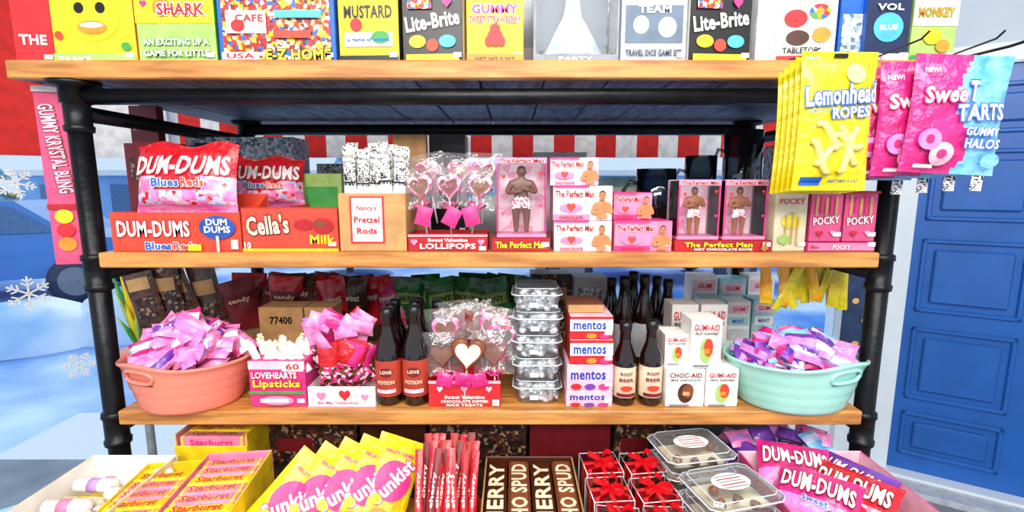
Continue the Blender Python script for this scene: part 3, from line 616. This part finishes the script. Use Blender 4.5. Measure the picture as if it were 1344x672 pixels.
for i in range(18):
    b.pillow(.05,.12,.024,(lambda mm:(lambda u,v:mm if v>.5 else CHOCMIX))(R.choice([FPNK,FHP,FPNK,FRED,FLIL])),i,6,8,.8,T(R.uniform(-w*.40,w*.30),R.uniform(.02,.1),.03+R.uniform(0,.06))@RY(R.uniform(-25,25))@RX(R.uniform(-10,15)))
for i in range(22): b.pillow(.058,.04,.016,R.choice([FPNK,FHP,FPNK,FRED,WRAP]),i+4,7,6,.9,T(R.uniform(-w*.4,w*.34),R.uniform(.0,.09),.11+R.uniform(0,.09))@RY(R.uniform(-60,60))@RX(R.uniform(-30,30)))
b.done('valentine_treat_bag_display',M)
def bottle(px,y,pyt,lab,arts,z=Z3):
    H=Zp(pyt,y)-z;k=H/.235;b=B();r=.031*min(k,1.05)
    b.lathe([(.001,.002),(r*.93,.001),(r,.006),(r,.125*k),(r*.92,.142*k),(r*.52,.175*k),(.0130,.205*k),(.0145,.208*k),(.0145,.216*k)],BOT,24)
    b.lathe([(.0146,.212*k),(.0155,.222*k),(.0145,.234*k),(.001,.235*k)],[BLK]*3,20)
    b.lathe([(r+.0004,.025*k),(r+.0006,.03*k),(r+.0006,.108*k),(r+.0004,.112*k)],lab,24)
    su=lambda x,z:-math.sqrt(max(0,(r+.0006)**2-x*x))
    b.art(r*1.8,.235*k,arts,su,y=.0012);b.done('soda_bottle',T(Xp(px,y,z),y,z+.0005))
LB1=mat('red_label','b8402e');LB2=mat('cream_label','ecd4b8')
a1=[('e',.5,.36,.3,.05,MAR),('t','LOVE',.5,.365,.5,.035,CRM),('t','POTION',.5,.26,.7,.04,CRM),('r',.1,.9,.15,.19,LPINK)]
a2=[('t','ROOT',.5,.4,.6,.04,MAR),('t','BEER',.5,.33,.7,.04,MAR),('e',.5,.23,.3,.035,ORED),('r',.05,.95,.13,.17,MAR)]
for px,y_,t in ((512,1.155,404),(547,1.155,401),(517,1.235,398),(548,1.235,394),(576,1.27,394),(522,1.31,392),(552,1.31,390)): bottle(px,y_,t,LB1,a1)
for px,y_,t in ((818,1.15,422),(852,1.15,420)): bottle(px,y_,t,LB2,a2)
for px,y_,t in ((816,1.42,362),(842,1.42,360),(828,1.52,356),(858,1.50,362),(800,1.5,364),(872,1.43,366)): bottle(px,y_,t,LGRY,[])
b,w,h,M=tray(563,657,500,yy,.10,Z3,RED,[('r',0,1,.9,1,LPINK),('t','Sweet Valentine',.5,.38,.56,.14,WHT),('t','CHOCOLATE DIPPED',.5,.22,.66,.1,WHT),('t','RICE TREATS',.5,.09,.5,.1,WHT),('h',.16,.7,.24,LPINK),('h',.5,.7,.28,PINK),('h',.84,.7,.24,LPINK)])
for i,(dx,dy,dz,m,rm) in enumerate(((-.045,.05,.125,LCHO,PINKMIX),(.06,.05,.13,LCHO,PINKMIX),(-.01,.07,.14,MAR,LCHO),(.03,.075,.135,LCHO,PINKMIX),(.005,.0,.082,mat('white_choc','f8e6d4'),LCHO),(-.055,.03,.07,LCHO,CHO),(.072,.03,.075,LCHO,MAR),(.085,.04,.11,CHO,PINKMIX))):
    pop(b,T(dx,dy,dz)@RY(R.uniform(-12,12)),.088 if i==4 else .076,m,rm,wrap=(i!=4))
for i in range(3): b.pillow(.04,.034,.01,FHP,i,5,5,.5,T(-.05+i*.045,-.008,.055)@RY(R.uniform(-20,20)))
b.done('heart_lollipop_display',M)
def clam(b,w,d,h,M,fill,n,sz=1,pl=None):
    V=[];oc=((-1,-.8),(-.8,-1),(.8,-1),(1,-.8),(1,.8),(.8,1),(-.8,1),(-1,.8))
    for zz,k in ((0,.84),(h*.66,.98),(h*.68,1.05),(h*.74,1.05),(h*.76,.96),(h*.98,.90)):
        for sx,sy in oc: V.append((sx*w/2*k,sy*d/2*k,zz))
    Fc=[(j*8+i,j*8+(i+1)%8,(j+1)*8+(i+1)%8,(j+1)*8+i) for j in range(5) for i in range(8)]+[tuple(range(40,48))]
    b.add(V,Fc,pl or PLA,False,M)
    b.tube([(sx*w/2*1.055,sy*d/2*1.055,h*.71) for sx,sy in oc],.0016*sz,RIM,6,M=M,closed=True)
    b.tube([(sx*w/2*.9,sy*d/2*.9,h*.97) for sx,sy in oc],.0010*sz,RIM,6,M=M,closed=True)
    for i in range(n):
        fx=R.uniform(-.36,.36);fy=R.uniform(-.38,.38)
        if i<n*.55: fy=-.36;fx=-.36+.72*((i*.37)%1)
        elif i<n*.7: fx=.36*(1 if i%2 else -1)
        b.lathe([(.001,0),(.0105,.001),(.011,.006),(.006,.013),(.001,.017)],fill,8,M=M@T(fx*w,fy*d,.005+R.random()*h*.62)@RX(R.uniform(-50,50))@RY(R.uniform(-50,50)))
x0=Xp(673,1.13,Z3);x1=Xp(738,1.13,Z3);hh=(Zp(380,1.13)-Z3)/5
for k in range(5):
    b=B();clam(b,(x1-x0)*.94,.115,hh,Matrix(),SIL,64);b.art(.06,hh,[('r',.2,.55,.2,.4,WHT)],y=-.058);b.done('clamshell_of_foil_chocolates',T((x0+x1)/2+R.uniform(-.002,.002),1.195,Z3+.001+k*hh)@RZ(R.uniform(-2,2)))
z=Z3;ments=[(743,803,513,LPINK,PURP),(744,804,479,LPINK,PURP),(748,804,446,RED,BLU),(748,804,415,RED,BLU)]
for px0,px1,pt,m,tm in ments:
    z=PB('mint_roll_carton',px0,px1,pt,yy,.12,z,{'f':m,'t':LPINK,'r':m,'l':m},[('r',.0,1,.36,.86,WHT if m==RED else LPINK),('t','mentos',.46,.6,.76,.36,mat('mentos_blue','1c3fa8')),('e',.2,.16,.12,.12,RED),('e',.5,.16,.12,.12,ORA if m==RED else PURP),('e',.8,.16,.12,.12,HPINK)])
PB('kraft_candy_carton',746,792,400,1.15,.1,z,{'f':KRA,'t':LCHO})
def aid(px0,px1,pt,z,word,y_=yy,choc=False,rot=0):
    return PB('novelty_bandage_candy_box',px0,px1,pt,y_,.075,z,{'f':WHT,'t':WHT},[('t',word,.5,.84,.84,.13,MAR if choc else RED),('t','MILK CHOCOLATE' if choc else 'FRUIT FLAVORED',.5,.72,.76,.06,BLK),('e',.5,.38,.2,.26,CHO if choc else LGRN),('e',.56,.44,.15,.19,LCHO if choc else ORED),('r',.42,.6,.32,.42,TAN if choc else ORA),('r',.08,.6,.04,.09,GRY)],rot=rot)
z=aid(925,967,485,Z3,'GUMI-AID');aid(873,923,485,Z3,'CHOC-AID',choc=True)
aid(905,945,420,z,'GUMI-AID',yy+.004);aid(872,902,440,z,'GUMI-AID',1.15);aid(878,912,400,Z3,'GUMI-AID',1.32);aid(916,950,400,Z3,'GUMI-AID',1.36)
for (a,c,t,y_,m) in ((905,938,362,1.75,WHT),(941,975,366,1.75,CYN),(978,1012,362,1.75,WHT),(918,948,392,1.6,CYN),(951,982,396,1.6,WHT),(985,1014,394,1.6,CYN)):
    PB('stock_carton',a,c,t,y_,.08,Z3,{'f':m},[('r',.08,.92,.72,.92,LPINK),('t','GUM',.5,.82,.5,.09,RED),('r',.08,.92,.44,.64,WHT if m is CYN else CYN),('t','MINT',.5,.54,.5,.09,BLU),('r',.08,.92,.1,.36,LGRY)])
PB('stock_carton',345,402,404,1.36,.08,Z3,KRA,[('t','77400',.5,.8,.5,.12,BLK)]);PB('stock_carton',404,440,404,1.36,.08,Z3,KRA,[('t','12/1.5',.5,.8,.6,.1,BLK)])
PB('stock_carton',592,665,410,1.38,.05,Z3,KRA,[('t','77300',.2,.9,.3,.07,BLK)])
def bagheap(name,px0,px1,pyt,y_,z,mats,n,w,h,sd=0,arts=None):
    b=B();x0=Xp(px0,y_,z);x1=Xp(px1,y_,z);H=Zp(pyt,y_)-z;RR=random.Random(sd+11)
    for i in range(n):
        m=RR.choice(mats);M=T(x0+(x1-x0)*(i+.5)/n+RR.uniform(-.02,.02)-(x0+x1)/2,RR.uniform(0,.1),max(0,H-h)*RR.uniform(.75,1))@RZ(RR.uniform(-25,25))@RX(RR.uniform(-20,10))@RY(RR.uniform(-14,14))
        su=b.pillow(w,h,.035,m,i+sd,8,10,.6,M)
        if arts: b.art(w,h,arts,su,M=M)
    b.done(name,T((x0+x1)/2,y_,z+.004))
zc=PB('stock_carton',300,440,425,1.48,.2,Z3,{'f':DARKMIX,'t':KRA},h=.05);PB('stock_carton',450,700,430,1.48,.25,Z3,{'f':KRA,'t':DGRN},h=.05);PB('stock_carton',752,795,365,1.62,.1,Z3,LGRY,[('r',.1,.9,.6,.85,BLUMIX)])
PB('stock_carton',696,748,360,1.66,.1,Z3,{'f':DARKMIX},[('r',.1,.9,.6,.8,TAN)]);PB('stock_carton',290,345,388,1.72,.1,Z3,{'f':DARKMIX})
bagheap('green_candy_bags',535,690,366,1.56,zc,[FGRN,FGRN,DGRN,FGRN],12,.1,.17,1,arts=[('r',.1,.9,.5,.72,LGRN),('t','MINT',.5,.6,.6,.12,DGRN)])
bagheap('red_candy_bags',305,430,366,1.56,zc,[MAR,FRED,FBRN],10,.11,.17,2,arts=[('r',.1,.9,.5,.72,MAR),('t','candy',.5,.6,.6,.12,CRM)])
bagheap('brown_candy_bags',425,535,368,1.58,zc,[FRED,FBRN,FHP,MAR],9,.1,.17,3,arts=[('t','sweet',.5,.6,.6,.12,WHT)])
def hang(name,px,pyt,pyb,y_,w,m,arts,rot=0,ti=0,sd=0):
    zb=Zp(pyb,y_);h=min(Zp(pyt,y_),1.305)-zb;b=B();su=b.pillow(w,h,.02,m,sd,8,12,.4);b.art(w,h,arts,su);b.done(name,T(Xp(px,y_,zb),y_,zb)@RZ(rot)@RY(ti))
for i,(px,a) in enumerate(((205,-12),(232,-6),(262,-18),(290,-10))):
    hang('hanging_snack_bag',px,345,432+5*i,1.46+.03*i,.085,FBRN if i!=1 else DARKMIX,[('r',.15,.85,.62,.8,TAN),('r',.2,.8,.2,.5,DARKMIX)],10,a,i)
b=B()
for k in range(18):
    M=T(-.10+k*.012,R.uniform(-.03,.03),-.125+R.uniform(-.015,.01))@RY(R.uniform(-26,26))@RZ(R.uniform(-30,30));b.pillow(.026,.12,.012,FYEL if k%4 else FORA,k,4,6,.5,M)
b.tube([(-.11,0,-.008),(.12,0,-.008)],.003,BLK,6);b.done('hanging_yellow_candy_packets',T(Xp(1050,1.3,1.25),1.3,1.306))
hang('hanging_scarf',1120,356,480,1.62,.12,mat('navy_gold','132c50',.7,0,.1,30,hx2='1c3c66'),[('e',.3,.7,.1,.03,TAN),('e',.6,.5,.1,.03,TAN),('e',.4,.25,.1,.03,TAN)],0,0,5)
b=B();b.lathe([(.001,.78),(.05,.78),(.065,.88),(.06,.88),(.001,.87)],CORAL,20);b.tube([(0,0,.02),(0,0,.78)],.015,GRY,10);b.lathe([(.001,.0),(.11,.0),(.10,.02),(.001,.02)],GRY,20)
for k in range(34):
    a=k*2.4;r=R.uniform(.02,.06);h=R.uniform(.12,.38);b.tube([(0,0,.86),(r*math.cos(a)*.6,r*math.sin(a)*.6,.86+h*.6),(r*math.cos(a)*1.2,r*math.sin(a)*1.2,.86+h)],[.003,.009,.001],[GRN,LGRN,YEL][k%3],6)
b.done('potted_grass_plant',T(Xp(176,1.8,1.1),1.8,0))
# ---------------------------------------------------------------- bottom table
for i,(a,c,hh,m) in enumerate(((355,470,.13,DARKMIX),(475,560,.12,CHO),(565,690,.135,DARKMIX),(695,800,.125,MAR),(805,890,.13,DARKMIX))):  # dark cartons added so the space under the shelf above reads as shade
    PB('dark_fill_carton',a,c,0,1.24,.2,Z4,{'f':m,'t':CHO},[('r',.1,.5,.3,.6,MAR)],h=hh)
def otray(name,x0,x1,y0,y1,z0,z1,m,inner,rot=0,fill=None,arts=[]):
    cx=(x0+x1)/2;cy=(y0+y1)/2;w=x1-x0;d=y1-y0;h=z1-z0;b=B();t=.004
    b.box(-w/2,w/2,-d/2,d/2,0,t,m);b.box(-w/2,w/2,-d/2,-d/2+t,t,h*.8,{'f':m,'b':inner});b.box(-w/2,w/2,d/2-t,d/2,t,h,{'f':inner,'b':m})
    b.box(-w/2,-w/2+t,-d/2+t,d/2-t,t,h,{'f':m,'l':m,'r':inner});b.box(w/2-t,w/2,-d/2+t,d/2-t,t,h,{'f':m,'r':m,'l':inner})
    b.art(w,h*.8,arts,y=-d/2)
    if fill: fill(b,w,d,h)
    b.done(name,T(cx,cy,z0+.0005)@RZ(rot))
def rolls(b,w,d,h):
    b.box(-w/2+.006,w/2-.006,-d/2+.006,d/2-.006,.005,h*.3,YEL)
    b.box(-w/2+.01,w/2-.01,-d/2+.012,-d/2+.075,h*.3,h*.8,YEL)
    M=T(0,-d/2+.045,h*.8+.001)@RX(-90);b.text('24',w*.3,0,.03,.03,HPINK,None,0,-.0006,None,M);b.heart(.04,.004,HPINK,M@T(-w*.25,-.002,0))
    for j in range(5):
        yy=-d/2+.10+j*.037
        for i in range(2):
            zz=h*.45+.016+.02*((i+j)%2);x=-w/2+.065+i*.095;a=R.uniform(-12,12)
            M=T(x,yy,zz)@RZ(a);m=[WHT,WHT,CRM,FCRM][(i+j*3)%4]
            b.tube([(-.05,0,0),(-.042,0,0),(.042,0,0),(.05,0,0)],[.006,.0155,.0155,.006],m,10,M=M);b.tube([(-.012,0,0),(.012,0,0)],.0159,[LIL,PINK,YEL][(i+j)%3],10,M=M)
otray('candy_roll_tray',-1.0,-.80,.80,1.085,Z4,.86,CRM,WHT,0,rolls)
SPK=mat('chew_pink','f287ae')
def packs(b,w,d,h):
    k=int((d-.02)/.033)
    for lay in range(2):
        for j in range(k):
            yy=-d/2+.022+j*.033;zz=.018+h*.3+lay*h*.42
            m=SPK if (j%3!=1) else YEL
            b.box(-w/2+.008,w/2-.008,yy-.0145,yy+.0145,zz-.0145,zz+.0145,m,.004)
            if lay==1:
                for sg in (-1,1): b.box(sg*(w/2-.016)-.006,sg*(w/2-.016)+.006,yy-.0149,yy+.0149,zz-.0149,zz+.0149,YEL,.004)
                tm=HPINK if m is SPK else ORED;ot=LEM
                M=T(0,yy,zz+.0152)@RX(-90);b.text('Starburst',0,0,w*.66,.020,tm,ot,0,-.0006,None,M);b.text('Starburst',0,0,w*.6,.016,tm,None,0,-.0013,None,T(0,yy-.0147,zz))
sa=[('r',0,1,0,.7,YEL),('t','Starburst',.5,.4,.7,.3,HPINK,WHT)]
otray('fruit_chew_carton',-.845,-.715,.86,1.075,Z4,.85,YEL,YEL,7,packs,sa)
otray('fruit_chew_carton',-.700,-.555,.82,1.075,Z4,.875,YEL,PINK,7,packs,sa)
otray('fruit_chew_carton',-.84,-.66,1.13,1.33,Z4,.885,YEL,PINK,0,packs,sa)
def slicebag(x,y,z,rz,ry,sd):
    b=B();mf=lambda u,v:(FYEL if (u<.14 or u>.88 or v>.86 or v<.06) else FORA if (v<.4 and u>.3) else FYEL)
    w,h=.112,.215;su=b.pillow(w,h,.035,mf,sd,14,14,.3)
    b.art(w,h,[('e',.52,.55,.36,.2,HPINK),('t','Sunkist',.52,.55,.98,.15,WHT,HPINK,58),('e',.45,.2,.22,.08,ORA),('e',.65,.17,.18,.06,RED),('t','FRUIT GEMS',.5,.82,.6,.04,HPINK),('e',.3,.35,.1,.05,YEL)],su)
    b.done('fruit_candy_bag',T(x,y,z)@RZ(rz)@RY(ry)@RX(-38))
for i in range(5): slicebag(-.540+i*.060,.885+.014*i,Z4+.022-.003*i,-6+i*4,40-i*4,i+2)
def sbundle(b,w,d,h):
    for i in range(26):
        x=-w/2+.012+(i%9)*(w-.024)/8;yy=-d/2+.03+(i//9)*.035;m=[FRED,MAR,FRED,DRED][i%4]
        M=T(x,yy,.01)@RX(-42+R.uniform(-4,4))@RY(R.uniform(-7,7));b.pillow(.017,.215,.010,m,i,3,8,.4,M)
        b.text('cherry',0,.13,.07,.009,WHT,None,90,-.007,None,M)
otray('licorice_stick_box',-.200,-.075,.85,1.02,Z4,.80,RED,MAR,0,sbundle)
def bars(b,w,d,h):
    n=4
    for i in range(n):
        x=-w/2+.029+i*(w-.058)/(n-1);m=[CHO,LCHO][i%2]
        b.box(x-.024,x+.024,-d/2+.01,d/2-.01,.01,h*.95,m,.006)
        M=T(x,0,h*.95+.0006)@RX(-90);b.text('IDAHO SPUD' if i%2 else 'CHERRY',0,0,d*.82,.036,CRM,None,90,-.0006,None,M)
otray('chocolate_bar_tray',-.065,.150,.80,1.13,Z4,.83,KRA,CHO,0,bars)
RIB=mat('red_ribbon','e41420',.3,coat=.3)
def gift(x,y,z):
    b=B();w=.084;h=.115
    b.box(-w/2,w/2,-w/2,w/2,0,h,PLA2);b.box(-w/2+.004,w/2-.004,-w/2+.004,w/2-.004,.002,.004,BLK)
    for sx in (-1,1):
        for sy in (-1,1): b.box(sx*w/2-.0012,sx*w/2+.0012,sy*w/2-.0012,sy*w/2+.0012,0,h,RIM,.0003)
        b.tube([(sx*w/2,-w/2,h),(sx*w/2,w/2,h)],.0012,RIM,4);b.tube([(-w/2,sx*w/2,h),(w/2,sx*w/2,h)],.0012,RIM,4)
    for i in range(20): b.ball(.014,[CHO,MAR,LCHO,CHO,DRED][i%5],T(R.uniform(-.026,.026),R.uniform(-.026,.026) if i%3 else -.025,.018+.072*i/20),8,5)
    b.box(-.005,.005,-w/2-.001,w/2+.001,-.0,h+.001,RIB,.0003);b.box(-w/2-.001,w/2+.001,-.005,.005,0,h+.001,RIB,.0003)
    for k in range(4):
        a=45+k*90;c=[(0,0,0),(.014,.007,.010),(.030,.008,.012),(.036,0,.008),(.030,-.008,.004),(.014,-.007,.002),(0,0,0)]
        Q=T(0,0,h+.003)@RZ(a+R.uniform(-15,15));V=[]
        for p in c: V+=[(p[0],p[1],p[2]-.006),(p[0],p[1],p[2]+.006)]
        b.add(V,[(2*i,2*i+2,2*i+3,2*i+1) for i in range(6)],RIB,True,Q)
    for sg in (-1,1): b.add([(0,0,h+.003),(.008,-.004,h+.003),(sg*.03,-.035,h+.006),(sg*.038,-.03,h+.002),(sg*.036,-.05,h-.03),(sg*.045,-.048,h-.03)],[(0,2,3,1),(2,4,5,3)],RIB)
    b.done('ribboned_gift_box',T(x,y,z+.0005)@RZ(R.uniform(-8,8)))
for i in range(2):
    for j in range(3): gift(.208+i*.098,.86+j*.10,Z4)
def trayclam(x,y,z,rz,top):
    b=B();clam(b,.16,.125,.04,Matrix(),LCHO,5,1.0,PLA);b.box(-.06,.06,-.045,.045,.003,.010,CRM,.004)
    if top:
        b.add([(.042*math.cos(k/3),.028*math.sin(k/3),.0408) for k in range(19)],[tuple(range(19))],WHT)
        for q in range(5): b.box(-.028,.028,-.02+q*.009,-.017+q*.009,.041,.0414,[GRY,DRED][q%2],.0001)
    b.done('clamshell_candy_container',T(x,y,z+.001)@RZ(rz))
for k in range(4):
    trayclam(.42,1.07,Z4+k*.0405,10,k==3);trayclam(.445,.915,Z4+k*.0405,14,k==3)
def dd(b,w,d,h): b.box(-w/2+.006,w/2-.006,-d/2+.006,d/2-.006,.005,h*.4,FHP)
otray('pink_candy_carton',.545,.840,.78,1.095,Z4,.865,mat('carton_pink','d8508c'),LPINK,0,dd)
k=0
for (dx,dy,dz,rz,m) in ((.60,.82,.80,20,FRED),(.70,.81,.79,-30,FHP),(.60,.94,.83,-40,FHP),(.67,.95,.83,-50,FRED),(.63,1.04,.83,-20,FHP),(.71,1.03,.81,-60,FPUR)):
    k+=1;b=B();su=b.pillow(.155,.115,.045,(lambda mm:(lambda u,v:mm if v>.3 else (FLIL if mm is FHP else CANDY)))(m),k,14,12,.5)
    b.art(.155,.115,[('t','DUM-DUMS',.5,.6,.84,.34,WHT,MAR),('t','Sweet',.5,.3,.3,.12,BLU,WHT)],su)
    b.done('bag_of_lollipops',T(dx,dy-.05,dz)@RZ(rz)@RX(-60))
b=B()
for i in range(34):
    mm=R.choice([(FPUR,FLIL),(FLB,FSIL),(FPNK,FLIL),(FPUR,FPUR)]);b.packet(.07,.045,.02,mm[0],mm[1],T(R.uniform(-.14,.12),R.uniform(-.06,.06),R.uniform(.0,.09))@RZ(R.uniform(-60,60))@RX(R.uniform(-80,-30)),i)
b.done('wrapped_candy_pile',T(.68,1.19,Z4+.015))
# ---------------------------------------------------------------- lights
def area(n,loc,rot,sx,sy,p,col=(1,1,1)):
    l=bpy.data.lights.new(n,'AREA');l.shape='RECTANGLE';l.size=sx;l.size_y=sy;l.energy=p;l.color=col
    o=bpy.data.objects.new(n,l);o.location=loc;o.rotation_euler=[math.radians(a) for a in rot];bpy.context.collection.objects.link(o)
area('front_fill_panel',(-.6,-.3,2.95),(18,0,0),1.6,.8,44,(1,.94,.87))
area('front_fill_panel',(.9,.0,2.95),(15,0,0),1.6,.8,40,(1,.94,.87))
area('front_fill_panel',(0,-1.9,2.9),(48,0,0),2.8,.8,130,(1,.95,.88))  # unseen front fill, added to brighten the lower rows
s=bpy.data.lights.new('sun','SUN');s.energy=.9;s.angle=.2;o=bpy.data.objects.new('sun',s);o.rotation_euler=(math.radians(-50),0,math.radians(20));bpy.context.collection.objects.link(o)
w=bpy.data.worlds.new('World');bpy.context.scene.world=w;w.use_nodes=True;bg=w.node_tree.nodes['Background'];bg.inputs[0].default_value=(.78,.88,1,1);bg.inputs[1].default_value=.88
cam=bpy.data.cameras.new('cam');cam.sensor_width=36;cam.lens=F/1344*36;cam.clip_start=.02;co=bpy.data.objects.new('camera',cam)
co.location=(0,0,ZC);co.rotation_euler=(math.pi/2-TH,0,0);bpy.context.collection.objects.link(co);bpy.context.scene.camera=co
vs=bpy.context.scene.view_settings;vs.view_transform='Standard';vs.look='None';vs.exposure=.2
bpy.context.scene.cycles.transparent_max_bounces=24
